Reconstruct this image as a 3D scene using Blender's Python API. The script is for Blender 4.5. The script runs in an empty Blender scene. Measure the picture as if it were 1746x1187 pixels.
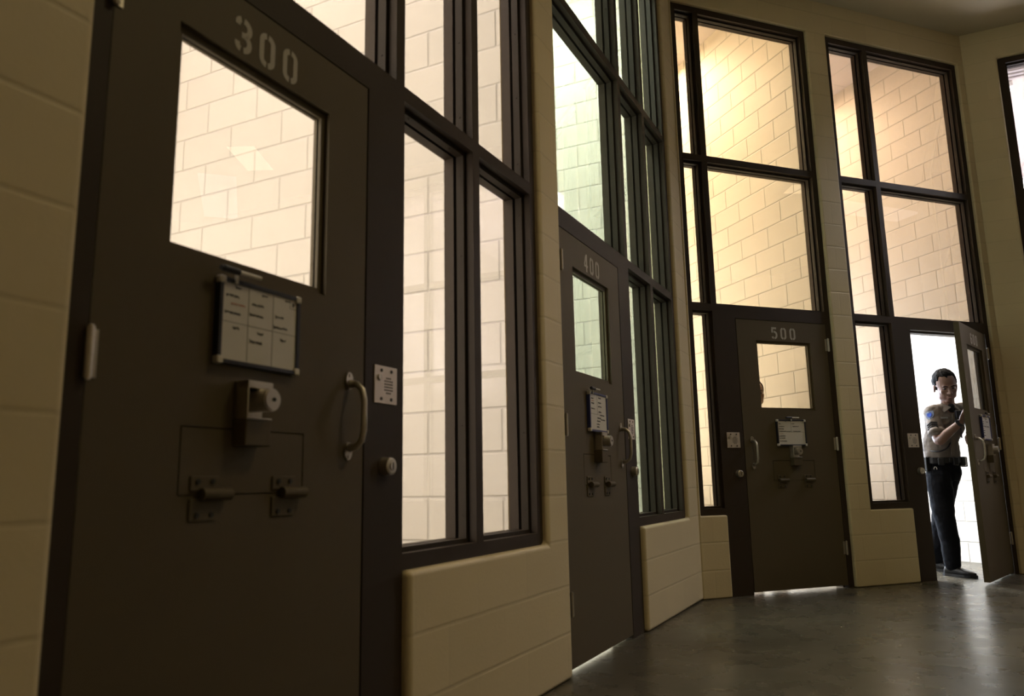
import bpy, bmesh, math, random
from mathutils import Matrix, Vector
random.seed(7)
PI = math.pi
C = bpy.context.scene.collection
scn = bpy.context.scene

# ------------------------------------------------------------------ camera
PITCH, ROLL, CAMH = .174449, -.019097, .867858
cd = bpy.data.cameras.new('camera'); cam = bpy.data.objects.new('camera', cd); C.objects.link(cam)
cp, sp, cr, sr = math.cos(PITCH), math.sin(PITCH), math.cos(ROLL), math.sin(ROLL)
fwd = Vector((0, cp, sp)); up0 = Vector((0, -sp, cp)); r0 = Vector((1, 0, 0))
rt = cr*r0 + sr*up0; up = -sr*r0 + cr*up0
M = Matrix((( rt.x, up.x, -fwd.x, 0), (rt.y, up.y, -fwd.y, 0), (rt.z, up.z, -fwd.z, CAMH), (0, 0, 0, 1)))
cam.matrix_world = M
cd.sensor_width = 36; cd.lens = 1317.62/1746*36; cd.clip_start = .02
cd.dof.use_dof = True; cd.dof.focus_distance = 6.7; cd.dof.aperture_fstop = 3.0
scn.camera = cam
# ------------------------------------------------------------------ view, world
scn.view_settings.view_transform = 'Standard'; scn.view_settings.look = 'None'
scn.view_settings.gamma = 1; scn.view_settings.use_curve_mapping = False
scn.view_settings.exposure = 0.0
w = bpy.data.worlds.new('world'); scn.world = w; w.use_nodes = True
w.node_tree.nodes['Background'].inputs[0].default_value = (.9, .8, .6, 1)
w.node_tree.nodes['Background'].inputs[1].default_value = 0.0

# ------------------------------------------------------------------ walls of the room: w -> (yaw, distance)
TH = {1: 1.106501, 2: .352799, 3: -.4325992}
DD = {1: 1.457957, 2: 5.119684, 3: 8.365041815}
def WM(wi, s=0, off=0, z=0):
    th = TH[wi]; d = DD[wi] + off
    return Matrix.Translation((s*math.cos(th) - d*math.sin(th), s*math.sin(th) + d*math.cos(th), z)) @ Matrix.Rotation(th, 4, 'Z')
def add_lamp(name, mat, energy, color, size, size_y=None, spread=None):
    l = bpy.data.lights.new(name, 'AREA'); l.energy = energy; l.color = color; l.size = size
    if size_y: l.shape = 'RECTANGLE'; l.size_y = size_y
    if spread: l.spread = spread
    o = bpy.data.objects.new(name, l); C.objects.link(o); o.matrix_world = mat; return o
def down(wi, s, off, z): return WM(wi, s, off, z)        # area lamps shine along local -Z
def add_spot(name, loc, target, energy, color, angle, blend=.6, r=.08):
    l = bpy.data.lights.new(name, 'SPOT'); l.energy = energy; l.color = color; l.spot_size = angle; l.spot_blend = blend; l.shadow_soft_size = r
    o = bpy.data.objects.new(name, l); C.objects.link(o); o.location = loc
    o.rotation_euler = (Vector(target)-Vector(loc)).to_track_quat('-Z', 'Y').to_euler(); return o
# lamps of the lit rooms behind the glass (ceilings at 5.68), plus added fill lights
COOL = (.93, .97, 1.0)
add_lamp('cell_lamp', down(1, 1.9, 1.6, 5.6), 390, (.99, .95, .95), 1.6, 1.6)
add_lamp('cell_lamp', down(1, 4.8, 1.4, 5.6), 600, (.93, 1, .95), 1.6, 1.6)
add_lamp('cell_lamp', down(2, 4.1, 2.3, 5.6), 320, (1, .95, .84), 1.0, 1.2)
add_lamp('cell_lamp', down(2, 6.1, 2.6, 5.6), 290, (1, .87, .70), 1.2, 1.0)
add_lamp('cell_lamp', down(3, 3.2, .9, 5.4), 1300, (.80, .84, 1), 2.4, .8)
add_lamp('cell_up_fill', WM(3, 3.2, 3.6, 2.4) @ Matrix.Rotation(PI, 4, 'X'), 1000, (.76, .78, 1), 1.6, 2.6)  # added fill that brightens the ceiling, not a fixture of the room
def back_fill(wi, s, off, z, e, col, w_, h_):        # fill added at the far side to brighten a lit room
    return add_lamp('cell_back_fill', WM(wi, s, off, z) @ Matrix.Rotation(-PI/2, 4, 'X'), e, col, w_, h_)
def side_fill(wi, s, off, z, e, col, w_, h_):        # fill added at the left side to brighten the wall opposite
    return add_lamp('cell_side_fill', WM(wi, s, off, z) @ Matrix.Rotation(-PI/2, 4, 'Y'), e, col, h_, w_)
back_fill(1, 1.95, 3.1, 1.7, 110, (1, .97, .94), 2.0, 2.8)
back_fill(1, 4.75, 2.9, 1.7, 60, (.95, 1, .96), 2.0, 2.8)
back_fill(2, 4.12, 3.1, 2.2, 260, (.88, .93, 1), 1.1, 3.2)
back_fill(2, 6.0, 3.3, 2.2, 440, (.66, .80, 1), 1.7, 2.6)
side_fill(1, .75, 1.1, 2.0, 270, (1, .97, .90), 1.9, 3.2)
side_fill(1, 3.45, 1.1, 2.0, 150, (.96, 1, .92), 1.9, 3.2)
side_fill(2, 3.52, .9, 2.2, 60, (.95, .95, .95), 1.2, 3.4)
p = WM(2, 4.30, 2.6, 5.5).translation; q = WM(2, 4.79, 2.30, 4.75).translation
add_spot('cell_spot', p, q, 210, (1, .84, .42), 1.5)
# dim lamps of the dark room itself, on its ceiling ahead and to the right; added lights are marked
def room_light(x, y, az, w_, l_, energy, col):
    return add_lamp('room_light', Matrix.Translation((x, y, 5.12)) @ Matrix.Rotation(math.radians(az), 4, 'Z'), energy, col, l_, w_)
room_light(6.97, 4.33, 38, .35, .75, 1.4, (1, .86, .58))
room_light(8.6, 4.4, 18, .5, 1.8, 1.9, (.7, .8, 1))  # added panel, stands in for whatever makes the bluish reflection in the glass
room_light(4.2, -1.2, 18, .6, 1.2, 4, (1, .80, .42))  # warm fill added behind the camera, no known fixture
room_light(2.6, 2.2, 60, .8, 1.2, 30, (1, .80, .42)).data.spread = math.radians(125)
add_lamp('room_side_fill', Matrix.Translation((6.6, -2.4, 2.4)) @ Vector((.86, -.5, 0)).to_track_quat('Z', 'Y').to_matrix().to_4x4(), 7, (1, .80, .42), 1.2, 2.2)  # unseen fill added low at the side to brighten the left wall

# ------------------------------------------------------------------ materials
def mat(name, col, rough=.5, metal=0, bump=0, bscale=60, var=0, spec=.5, emit=None, estr=0):
    m = bpy.data.materials.new(name); m.use_nodes = True
    nt = m.node_tree; b = nt.nodes['Principled BSDF']
    b.inputs['Base Color'].default_value = (*col, 1); b.inputs['Roughness'].default_value = rough
    b.inputs['Metallic'].default_value = metal; b.inputs['Specular IOR Level'].default_value = spec
    if emit: b.inputs['Emission Color'].default_value = (*emit, 1); b.inputs['Emission Strength'].default_value = estr
    tc = nt.nodes.new('ShaderNodeTexCoord'); nz = nt.nodes.new('ShaderNodeTexNoise')
    nz.inputs['Scale'].default_value = bscale; nz.inputs['Detail'].default_value = 3
    nt.links.new(tc.outputs['Object'], nz.inputs['Vector'])
    if bump:
        bp = nt.nodes.new('ShaderNodeBump'); bp.inputs['Strength'].default_value = bump; bp.inputs['Distance'].default_value = .004
        nt.links.new(nz.outputs['Fac'], bp.inputs['Height']); nt.links.new(bp.outputs['Normal'], b.inputs['Normal'])
    v = var or .04
    mx = nt.nodes.new('ShaderNodeMix'); mx.data_type = 'RGBA'
    mx.inputs['A'].default_value = (*[c*(1-v) for c in col], 1); mx.inputs['B'].default_value = (*[min(1, c*(1+v)) for c in col], 1)
    n2 = nt.nodes.new('ShaderNodeTexNoise'); n2.inputs['Scale'].default_value = bscale*.12; n2.inputs['Detail'].default_value = 4
    nt.links.new(tc.outputs['Object'], n2.inputs['Vector']); nt.links.new(n2.outputs['Fac'], mx.inputs['Factor'])
    nt.links.new(mx.outputs['Result'], b.inputs['Base Color'])
    return m
def block_mat(name, col, phase=.2, vert=1.0, horiz=1.0, JD=.22, grain=.22):
    """painted concrete block, courses .2032 high, blocks .4064 long in running bond; local X along the wall, Z up"""
    m = bpy.data.materials.new(name); m.use_nodes = True
    nt = m.node_tree; N = nt.nodes; L = nt.links; b = N['Principled BSDF']
    b.inputs['Roughness'].default_value = .5
    tc = N.new('ShaderNodeTexCoord'); sx = N.new('ShaderNodeSeparateXYZ'); L.new(tc.outputs['Object'], sx.inputs[0])
    def mt(op, a, c=None, d=None):
        n = N.new('ShaderNodeMath'); n.operation = op
        for i, v in enumerate((a, c, d)):
            if v is None: continue
            if isinstance(v, (int, float)): n.inputs[i].default_value = v
            else: L.new(v, n.inputs[i])
        return n.outputs[0]
    wob = N.new('ShaderNodeTexNoise'); wob.inputs['Scale'].default_value = 5; L.new(tc.outputs['Object'], wob.inputs['Vector'])
    wv = mt('MULTIPLY', mt('SUBTRACT', wob.outputs['Fac'], .5), .004)
    zz = mt('DIVIDE', mt('ADD', sx.outputs['Z'], wv), .2032)
    row = mt('FLOOR', zz); fz = mt('FRACT', zz)
    dz = mt('MULTIPLY', mt('MINIMUM', fz, mt('SUBTRACT', 1, fz)), .2032)
    par = mt('MODULO', row, 2)
    xx = mt('ADD', mt('DIVIDE', mt('ADD', mt('SUBTRACT', sx.outputs['X'], phase), wv), .4064), mt('ADD', mt('MULTIPLY', par, .5), 40.0))
    fx = mt('FRACT', xx); dx = mt('MULTIPLY', mt('MINIMUM', fx, mt('SUBTRACT', 1, fx)), .4064)
    def ss(d):
        n = N.new('ShaderNodeMapRange'); n.interpolation_type = 'SMOOTHSTEP'
        n.inputs['From Min'].default_value = .0015; n.inputs['From Max'].default_value = .0095
        n.inputs['To Min'].default_value = 1; n.inputs['To Max'].default_value = 0
        L.new(d, n.inputs['Value']); return n.outputs[0]
    hz = mt('MULTIPLY', ss(dz), horiz); vt = mt('MULTIPLY', ss(dx), vert)
    j = mt('MAXIMUM', hz, vt)
    nz = N.new('ShaderNodeTexNoise'); nz.inputs['Scale'].default_value = 85; nz.inputs['Detail'].default_value = 4; nz.inputs['Roughness'].default_value = .6
    L.new(tc.outputs['Object'], nz.inputs['Vector'])
    ht = mt('SUBTRACT', mt('MULTIPLY', nz.outputs['Fac'], grain), j)
    bp = N.new('ShaderNodeBump'); bp.inputs['Strength'].default_value = .75; bp.inputs['Distance'].default_value = .004
    L.new(ht, bp.inputs['Height']); L.new(bp.outputs['Normal'], b.inputs['Normal'])
    # each block a touch different; grime in the joints
    cb = N.new('ShaderNodeCombineXYZ'); L.new(mt('FLOOR', xx), cb.inputs[0]); L.new(row, cb.inputs[1])
    wn = N.new('ShaderNodeTexWhiteNoise'); L.new(cb.outputs[0], wn.inputs['Vector'])
    val = mt('SUBTRACT', mt('ADD', .97, mt('MULTIPLY', wn.outputs['Value'], .05)), mt('MULTIPLY', j, JD))
    mx = N.new('ShaderNodeVectorMath'); mx.operation = 'SCALE'; mx.inputs[0].default_value = col; L.new(val, mx.inputs['Scale'])
    L.new(mx.outputs[0], b.inputs['Base Color'])
    return m
PAINT = (.62, .525, .335)
PAINT_IN = (.68, .635, .565)
def glass_mat(name, tint):
    m = bpy.data.materials.new(name); m.use_nodes = True; nt = m.node_tree; N = nt.nodes; L = nt.links
    N.remove(N['Principled BSDF']); out = N['Material Output']
    t = N.new('ShaderNodeBsdfTransparent'); t.inputs[0].default_value = (*[math.sqrt(c) for c in tint], 1)
    g = N.new('ShaderNodeBsdfGlossy'); g.inputs['Roughness'].default_value = .01
    fr = N.new('ShaderNodeFresnel'); fr.inputs[0].default_value = 1.7
    ge = N.new('ShaderNodeNewGeometry'); inv = N.new('ShaderNodeMath'); inv.operation = 'SUBTRACT'; inv.inputs[0].default_value = 1; L.new(ge.outputs['Backfacing'], inv.inputs[1])
    mu = N.new('ShaderNodeMath'); mu.operation = 'MULTIPLY'; L.new(fr.outputs[0], mu.inputs[0]); L.new(inv.outputs[0], mu.inputs[1])   # the pane's far face adds no mirror of its own
    mx = N.new('ShaderNodeMixShader'); L.new(mu.outputs[0], mx.inputs[0]); L.new(t.outputs[0], mx.inputs[1]); L.new(g.outputs[0], mx.inputs[2])
    L.new(mx.outputs[0], out.inputs[0]); return m
M_GLASS = glass_mat('tinted_glass', (.215, .198, .176))
M_GLASSG = glass_mat('green_tinted_glass', (.192, .215, .185))
M_GLASSC = glass_mat('amber_tinted_glass', (.232, .190, .128))
M_GLASSD = glass_mat('warm_tinted_glass', (.245, .194, .146))
M_FRAME = mat('frame_paint', (.038, .026, .017), .55, spec=.22, bump=.05, bscale=300)
M_DOOR = mat('door_paint', (.096, .075, .043), .55, spec=.25, bump=.1, bscale=400)
M_STOP = mat('stop_paint', (.035, .026, .018), .6, spec=.2)
M_STEEL = mat('brushed_steel', (.50, .46, .40), .38, .85)
M_STEELP = mat('speaker_plate_steel', (.62, .55, .50), .45, .5)
M_DARK = mat('dark_metal', (.03, .028, .025), .5, .3)
M_NUM = mat('number_paint', (.44, .41, .37), .6)
M_WHITE = mat('whiteboard', (.62, .60, .57), .35)
M_BLK = mat('black_plastic', (.012, .012, .02), .4)
M_BLUE = mat('blue_plastic', (.03, .04, .16), .4)
M_WCAP = mat('pale_corner_plastic', (.6, .57, .52), .4)
M_INK = mat('marker_ink', (.05, .05, .06), .6)
M_RED = mat('red_ink', (.5, .12, .06), .6)
M_GRID = mat('grid_ink', (.2, .2, .19), .6)
M_CEIL = mat('ceiling_paint', (.5, .44, .31), .8)
M_HOLE = mat('hole_black', (.01, .01, .01), .8)

# ------------------------------------------------------------------ helpers
def box(bm, x0, x1, y0, y1, z0, z1, mx=None):
    vs = [bm.verts.new((x, y, z)) for z in (z0, z1) for y in (y0, y1) for x in (x0, x1)]
    if mx is not None:
        for v in vs: v.co = mx @ v.co
    for f in ((0,2,3,1),(4,5,7,6),(0,1,5,4),(2,6,7,3),(0,4,6,2),(1,3,7,5)): bm.faces.new([vs[i] for i in f])
    return vs
def tube(bm, pts, r, n=10, caps=True, flat=None):
    """tube through points; r a number or a list; closed with caps"""
    pts = [Vector(p) for p in pts]; rs = r if isinstance(r, (list, tuple)) else [r]*len(pts)
    rings = []; prev = None
    for i, p in enumerate(pts):
        t = (pts[min(i+1, len(pts)-1)] - pts[max(i-1, 0)]).normalized()
        if prev is None:
            a = Vector((0, 0, 1)) if abs(t.z) < .9 else Vector((1, 0, 0)); u = t.cross(a).normalized()
        else: u = (prev - t*prev.dot(t)).normalized()
        prev = u; v = t.cross(u)
        rings.append([bm.verts.new(p + (u*math.cos(k*2*PI/n) + v*math.sin(k*2*PI/n))*rs[i]) for k in range(n)])
    for a, b in zip(rings, rings[1:]):
        for k in range(n): bm.faces.new((a[k], a[(k+1)%n], b[(k+1)%n], b[k]))
    if caps: bm.faces.new(rings[0][::-1]); bm.faces.new(rings[-1])
    return rings
def cyl(bm, p0, p1, r, n=20, r2=None): tube(bm, [p0, p1], [r, r2 if r2 is not None else r], n)
def obj(name, bm, m, parent=None, mw=None, bev=0, smooth=False, seg=2):
    bmesh.ops.recalc_face_normals(bm, faces=bm.faces)
    me = bpy.data.meshes.new(name); bm.to_mesh(me); bm.free()
    for x in (m if isinstance(m, (list, tuple)) else [m]): me.materials.append(x)
    if smooth:
        for f in me.polygons: f.use_smooth = True
    o = bpy.data.objects.new(name, me); C.objects.link(o)
    if parent is not None: o.parent = parent
    if mw is not None:
        if parent is None: o.matrix_world = mw
        else: o.matrix_local = mw
    if bev:
        b = o.modifiers.new('b', 'BEVEL'); b.width = bev; b.segments = seg; b.limit_method = 'ANGLE'; b.angle_limit = .6
        if seg > 2:
            for f in me.polygons: f.use_smooth = True
            wn = o.modifiers.new('w', 'WEIGHTED_NORMAL'); wn.keep_sharp = False
    return o
def BM(): return bmesh.new()
def empty(name, mw, **k):
    o = bpy.data.objects.new(name, None); C.objects.link(o); o.matrix_world = mw; o.empty_display_size = .1
    for a, v in k.items(): o[a] = v
    return o
def tag(o, label, cat, group=None):
    o['label'] = label; o['category'] = cat
    if group: o['group'] = group
    return o
def struct(o, label=None):
    o['kind'] = 'structure'
    if label: o['label'] = label
    return o
def plate(xs, zs, holes, y0, y1):
    """a slab between y0 and y1 with rectangular holes, as one closed mesh"""
    bm = BM(); xs = sorted(set(round(x, 4) for x in xs)); zs = sorted(set(round(z, 4) for z in zs))
    V = {}
    def v(i, j, y):
        if (i, j, y) not in V: V[i, j, y] = bm.verts.new((xs[i], y, zs[j]))
        return V[i, j, y]
    solid = lambda i, j: 0 <= i < len(xs)-1 and 0 <= j < len(zs)-1 and not any(a <= (xs[i]+xs[i+1])/2 <= b and c <= (zs[j]+zs[j+1])/2 <= d for a, b, c, d in holes)
    for i in range(len(xs)-1):
        for j in range(len(zs)-1):
            if not solid(i, j): continue
            bm.faces.new((v(i,j,y0), v(i+1,j,y0), v(i+1,j+1,y0), v(i,j+1,y0)))
            bm.faces.new((v(i,j,y1), v(i,j+1,y1), v(i+1,j+1,y1), v(i+1,j,y1)))
            for (di, dj, a, b) in ((-1,0,(i,j),(i,j+1)), (1,0,(i+1,j),(i+1,j+1)), (0,-1,(i,j),(i+1,j)), (0,1,(i,j+1),(i+1,j+1))):
                if not solid(i+di, j+dj): bm.faces.new((v(*a,y0), v(*b,y0), v(*b,y1), v(*a,y1)))
    return bm
def slab(x0, x1, z0, z1, holes, y0, y1):
    xs = [x0, x1]; zs = [z0, z1]
    for a, b, c, d in holes: xs += [a, b]; zs += [c, d]
    xs = [x for x in xs if x0 <= x <= x1]; zs = [z for z in zs if z0 <= z <= z1]
    return plate(xs, zs, holes, y0, y1)

# ------------------------------------------------------------------ room shell
CEIL = 5.2; CC = 5.68
M_BL = block_mat('painted_block_left', PAINT, .1, .06, .36)
M_BB = block_mat('painted_block_back', PAINT, .2, .12, .45)
M_BR = block_mat('painted_block_right', PAINT, .1, .06, .2)
FT = 4.885; FB = .605
W1_END = 5.97; S1A = -2.6
units = {1: (.937, 3.178), 2: (.937+2.474, 3.178+2.474), 3: (3.363, 4.777), 4: (4.998, 6.628)}
holes1 = []
for a in (0, 2.474): holes1 += [(.937+a, 2.103+a, -1, FT), (2.103+a, 3.178+a, FB, FT)]
bm = slab(S1A, W1_END, 0, CC+.1, holes1, -.03, .17)
struct(obj('wall_left', bm, M_BL, mw=WM(1), bev=.022, seg=4))
holes2 = [(3.600, 4.777, -1, FT), (3.363, 3.600, FB, FT), (5.456, 6.628, -1, FT), (4.998, 5.456, FB, FT)]
bm = slab(3.337, 6.76, 0, CC+.1, holes2, -.03, .17)
struct(obj('wall_back', bm, M_BB, mw=WM(2), bev=.022, seg=4))
bm = slab(1.137, 7.4, 0, CC+.1, [(1.434, 3.92, -1, FT)], -.03, .17)
struct(obj('wall_right', bm, M_BR, mw=WM(3), bev=.022, seg=4))
# the other sides of the room, behind and beside the camera, with the lit openings of the rooms across
def P2(wi, s, off=-.03): return WM(wi, s, off).translation.copy()
V = [P2(3, 7.3)]
az = TH[3] - PI/4
V.append(V[-1] + Vector((math.cos(az), math.sin(az), 0))*3.4)
az -= PI/4; V.append(V[-1] + Vector((math.cos(az), math.sin(az), 0))*5.6)
V.append(P2(1, -2.3) + Vector((1.5, -1.2, 0))); V.append(P2(1, -2.3))
M_LIT = mat('lit_glass_beyond', (.8, .8, .8), .5, emit=(.92, .95, 1.0), estr=2.2)
M_LITW = mat('lit_room_beyond', (.8, .7, .5), .5, emit=(1, .86, .6), estr=.8)
sides = ['wall_east', 'wall_southeast', 'wall_south', 'wall_west']
side_frames = []
for i in range(4):
    a, b = V[i], V[i+1]; d = (b-a); Ln = d.length; th = math.atan2(d.y, d.x)
    mw = Matrix.Translation(a) @ Matrix.Rotation(th, 4, 'Z')
    bm = BM(); box(bm, -.05, Ln+.05, 0, .2, 0, CC)
    struct(obj(sides[i], bm, M_BR, mw=mw)); side_frames.append((mw, Ln))
# floor and ceiling
bm = BM(); box(bm, -9, 14, -7, 13, -.12, 0)
m = bpy.data.materials.new('polished_concrete'); m.use_nodes = True; nt = m.node_tree; N = nt.nodes; L = nt.links; b = N['Principled BSDF']
tc = N.new('ShaderNodeTexCoord'); n1 = N.new('ShaderNodeTexNoise'); n1.inputs['Scale'].default_value = 1.1; n1.inputs['Detail'].default_value = 8; n1.inputs['Roughness'].default_value = .6; n1.inputs['Distortion'].default_value = .15
L.new(tc.outputs['Object'], n1.inputs['Vector'])
cr_ = N.new('ShaderNodeValToRGB'); cr_.color_ramp.elements[0].position = .32; cr_.color_ramp.elements[0].color = (.052, .046, .033, 1)
cr_.color_ramp.elements[1].position = .68; cr_.color_ramp.elements[1].color = (.115, .102, .076, 1)
L.new(n1.outputs['Fac'], cr_.inputs[0]); L.new(cr_.outputs[0], b.inputs['Base Color'])
n2 = N.new('ShaderNodeTexNoise'); n2.inputs['Scale'].default_value = 5; n2.inputs['Detail'].default_value = 5; L.new(tc.outputs['Object'], n2.inputs['Vector'])
mr = N.new('ShaderNodeMapRange'); b.inputs['Specular IOR Level'].default_value = .24; mr.inputs['To Min'].default_value = .2; mr.inputs['To Max'].default_value = .36; L.new(n2.outputs['Fac'], mr.inputs['Value']); L.new(mr.outputs[0], b.inputs['Roughness'])
bp = N.new('ShaderNodeBump'); bp.inputs['Strength'].default_value = .03; bp.inputs['Distance'].default_value = .003; L.new(n2.outputs['Fac'], bp.inputs['Height']); L.new(bp.outputs['Normal'], b.inputs['Normal'])
struct(obj('floor', bm, m))
bm = BM(); room = [P2(1, -2.35), P2(1, 5.93, .05), P2(2, 6.70, .05), V[0], V[1], V[2], V[3]]
c0 = sum(room, Vector())/len(room)
lo = [bm.verts.new((p.x, p.y, CEIL)) for p in room]; hi = [bm.verts.new((p.x, p.y, CEIL+.3)) for p in room]
bm.faces.new(lo); bm.faces.new(hi)
for i in range(len(lo)): bm.faces.new((lo[i], lo[(i+1)%len(lo)], hi[(i+1)%len(lo)], hi[i]))
struct(obj('ceiling', bm, M_CEIL))

# rooms behind the glass
M_TILE = bpy.data.materials.new('ceiling_tile'); M_TILE.use_nodes = True; nt = M_TILE.node_tree; N = nt.nodes; L = nt.links; b = N['Principled BSDF']
tc = N.new('ShaderNodeTexCoord'); br = N.new('ShaderNodeTexBrick'); br.offset = 0; br.inputs['Scale'].default_value = 1
br.inputs['Brick Width'].default_value = .61; br.inputs['Row Height'].default_value = .61; br.inputs['Mortar Size'].default_value = .008
br.inputs['Color1'].default_value = (.70, .62, .58, 1); br.inputs['Color2'].default_value = (.68, .6, .56, 1); br.inputs['Mortar'].default_value = (.5, .44, .42, 1)
L.new(tc.outputs['Object'], br.inputs['Vector']); L.new(br.outputs['Color'], b.inputs['Base Color']); b.inputs['Roughness'].default_value = .9
def cell(wi, s0, s1, depth, phase, ceil=CC, jd=.3):
    mR = block_mat('painted_block_inside', PAINT_IN, phase, 1.0, 1.0, jd, .10)
    MR = WM(wi, s1, 0, 0) @ Matrix.Rotation(PI/2, 4, 'Z')         # local X runs into the room
    bm = BM(); box(bm, .17, depth, -.14, 0, 0, ceil); struct(obj('wall_side', bm, mR, mw=MR))
    MLm = WM(wi, s0, 0, 0) @ Matrix.Rotation(PI/2, 4, 'Z')
    bm = BM(); box(bm, .17, depth, 0, .08, 0, ceil); struct(obj('wall_side', bm, mR, mw=MLm))
    bm = BM(); box(bm, s0-.08, s1+.14, depth, depth+.15, 0, ceil); struct(obj('wall_rear', bm, mR, mw=WM(wi)))
    bm = BM(); box(bm, s0-.08, s1+.14, .17, depth+.15, ceil, ceil+.1); struct(obj('ceiling', bm, M_TILE, mw=WM(wi)))
cell(1, .70, 3.18, 3.2, .19+.2032, jd=.22)
cell(1, 3.39, 6.13, 3.0, .1)
cell(2, 3.45, 4.79, 3.2, .31+.2032, jd=.42)
cell(2, 4.99, 7.08, 3.4, .249+.2032, jd=.32)
cell(3, 1.36, 4.6, 7.0, .2, ceil=5.5)
bm = BM()
for i in range(17): box(bm, 1.36, 4.6, .20+i*.095, .245+i*.095, 5.44, 5.505)
struct(obj('trim_1', bm, mat('ribbed_deck', (.42, .40, .42), .7), mw=WM(3)))
M_LAMPW = mat('lit_lens', (.9, .9, .9), .4, emit=(.95, .97, 1), estr=9); M_LAMPH = mat('white_lamp_housing', (.7, .7, .7), .5)
for s0_, s1_, o0_, o1_, lb in ((1.60, 1.89, 1.92, 2.36, 'small white ceiling light high behind the window at the right edge'), (2.50, 3.1, 5.5, 6.1, 'white ceiling light further back, lower in the window at the right edge')):
    t = tag(empty('ceiling_light', WM(3, (s0_+s1_)/2, (o0_+o1_)/2, 5.5)), lb, 'light')
    a, b = (s1_-s0_)/2, (o1_-o0_)/2
    bm = BM(); box(bm, -a, a, -b, b, -.06, 0); obj('housing', bm, M_LAMPH, t)
    bm = BM(); box(bm, -a+.01, a-.005, -b+.01, b-.01, -.066, -.0605); obj('lens', bm, M_LAMPW, t)

# ------------------------------------------------------------------ frames with their glass
def window_unit(n, wi, fr, lites, members, gm, label):
    """fr = left edge; members = boxes (x0,x1,z0,z1) of frame face; lites = openings"""
    root = struct(empty('window_%d' % n, WM(wi, fr, 0, 0)), label)
    bm = BM()
    for (a, b, c, d) in members: box(bm, a-fr, b-fr, 0, .127, c, d)
    obj('frame', bm, M_FRAME, root)
    for (a, b, c, d) in lites:
        a -= fr; b -= fr; k = .016
        bm = slab(a, b, c, d, [(a+k, b-k, c+k, d-k)], .036, .069)
        # screw heads along the stop
        nz = max(2, int((d-c)/.3)); nx = max(2, int((b-a)/.3))
        for i in range(nz):
            z = c + .1 + (d-c-.2)*i/(nz-1)
            for x, s in ((a+k, 1), (b-k, -1)): cyl(bm, (x-s*.002, .052, z), (x+s*.002, .052, z), .004, 8)
        for i in range(nx):
            x = a + .1 + (b-a-.2)*i/(nx-1)
            cyl(bm, (x, .052, d-k-.002), (x, .052, d-k+.002), .004, 8)
        st = obj('glazing_stop', bm, M_STOP, root)
        bm = slab(a, b, c, d, [(a+k, b-k, c+k, d-k)], .083, .127); obj('inner_stop', bm, M_FRAME, root)
        bm = BM(); box(bm, a+.004, b-.004, .070, .082, c+.004, d-.004); obj('pane', bm, gm, root)
    return root
TT0, TT1, BB, BT, DT = 3.475, 3.53, 2.207, 2.262, 2.157
def unit_left(n, wi, A, gm, label):
    x = lambda v: v + A
    L_, di, dr, pr, m1, m2, ri, R_ = map(x, (.937, .99, 1.90, 2.103, 2.587, 2.64, 3.126, 3.178))
    mu = x(2.052)
    mem = [(L_, di, 0, FT), (dr, pr, 0, BT), (di, dr, DT, BT), (mu, pr, BT, FT), (m1, m2, FB, FT), (ri, R_, FB, FT),
           (pr, m1, FB, .656), (m2, ri, FB, .656), (pr, m1, BB, BT), (m2, ri, BB, BT), (pr, m1, TT0, TT1), (m2, ri, TT0, TT1),
           (di, mu, TT0, TT1), (di, mu, 4.83, FT), (pr, m1, 4.83, FT), (m2, ri, 4.83, FT)]
    lit = [(di, mu, BT, TT0), (di, mu, TT1, 4.83)]
    for a, b in ((pr, m1), (m2, ri)): lit += [(a, b, .656, BB), (a, b, BT, TT0), (a, b, TT1, 4.83)]
    r = window_unit(n, wi, L_, lit, mem, gm, label)
    # door rebate stop
    bm = slab(di-L_, dr-L_, .0, DT, [(di-L_+.016, dr-L_-.016, -1, DT-.016)], .05, .127); obj('door_stop', bm, M_FRAME, r)
    return r
def unit_right(n, wi, L_, pl, dl, dr, R_, gm, label):
    li = L_+.052; m1 = pl-.008; m2 = m1+.052
    mem = [(L_, li, FB, FT), (pl, dl, 0, BT), (dl, dr, DT, BT), (dr, R_, 0, FT), (m1, m2, BT, FT), (li, pl, FB, .656),
           (li, pl, BB, BT), (li, m1, TT0, TT1), (m2, dr, TT0, TT1), (li, m1, 4.83, FT), (m2, dr, 4.83, FT)]
    lit = [(li, pl, .656, BB), (li, m1, BT, TT0), (li, m1, TT1, 4.83), (m2, dr, BT, TT0), (m2, dr, TT1, 4.83)]
    r = window_unit(n, wi, L_, lit, mem, gm, label)
    bm = slab(dl-L_, dr-L_, .0, DT, [(dl-L_+.016, dr-L_-.016, -1, DT-.016)], .05, .127); obj('door_stop', bm, M_FRAME, r)
    return r
unit_left(1, 1, 0, M_GLASS, 'tall dark steel frame with six panes around the nearest door')
unit_left(2, 1, 2.474, M_GLASSG, 'tall dark steel frame with greenish panes seen edge-on around door 400')
unit_right(3, 2, 3.363, 3.600, 3.812, 4.724, 4.777, M_GLASSC, 'dark steel frame with yellow lit panes above door 500')
unit_right(4, 2, 4.998, 5.456, 5.663, 6.576, 6.628, M_GLASSD, 'dark steel frame with pinkish lit panes around the open door')
mem = [(1.434, 1.50, 0, FT), (3.85, 3.92, 0, FT), (2.69, 2.74, 0, FT)]
lit = []
for a, b in ((1.50, 2.69), (2.74, 3.85)):
    mem += [(a, b, 4.83, FT), (a, b, TT0, TT1), (a, b, BB, BT), (a, b, 0, .656)]
    lit += [(a, b, .656, BB), (a, b, BT, TT0), (a, b, TT1, 4.83)]
window_unit(5, 3, 1.434, lit, mem, M_GLASS, 'dark steel window frame cut off by the right edge of the photo')

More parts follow.
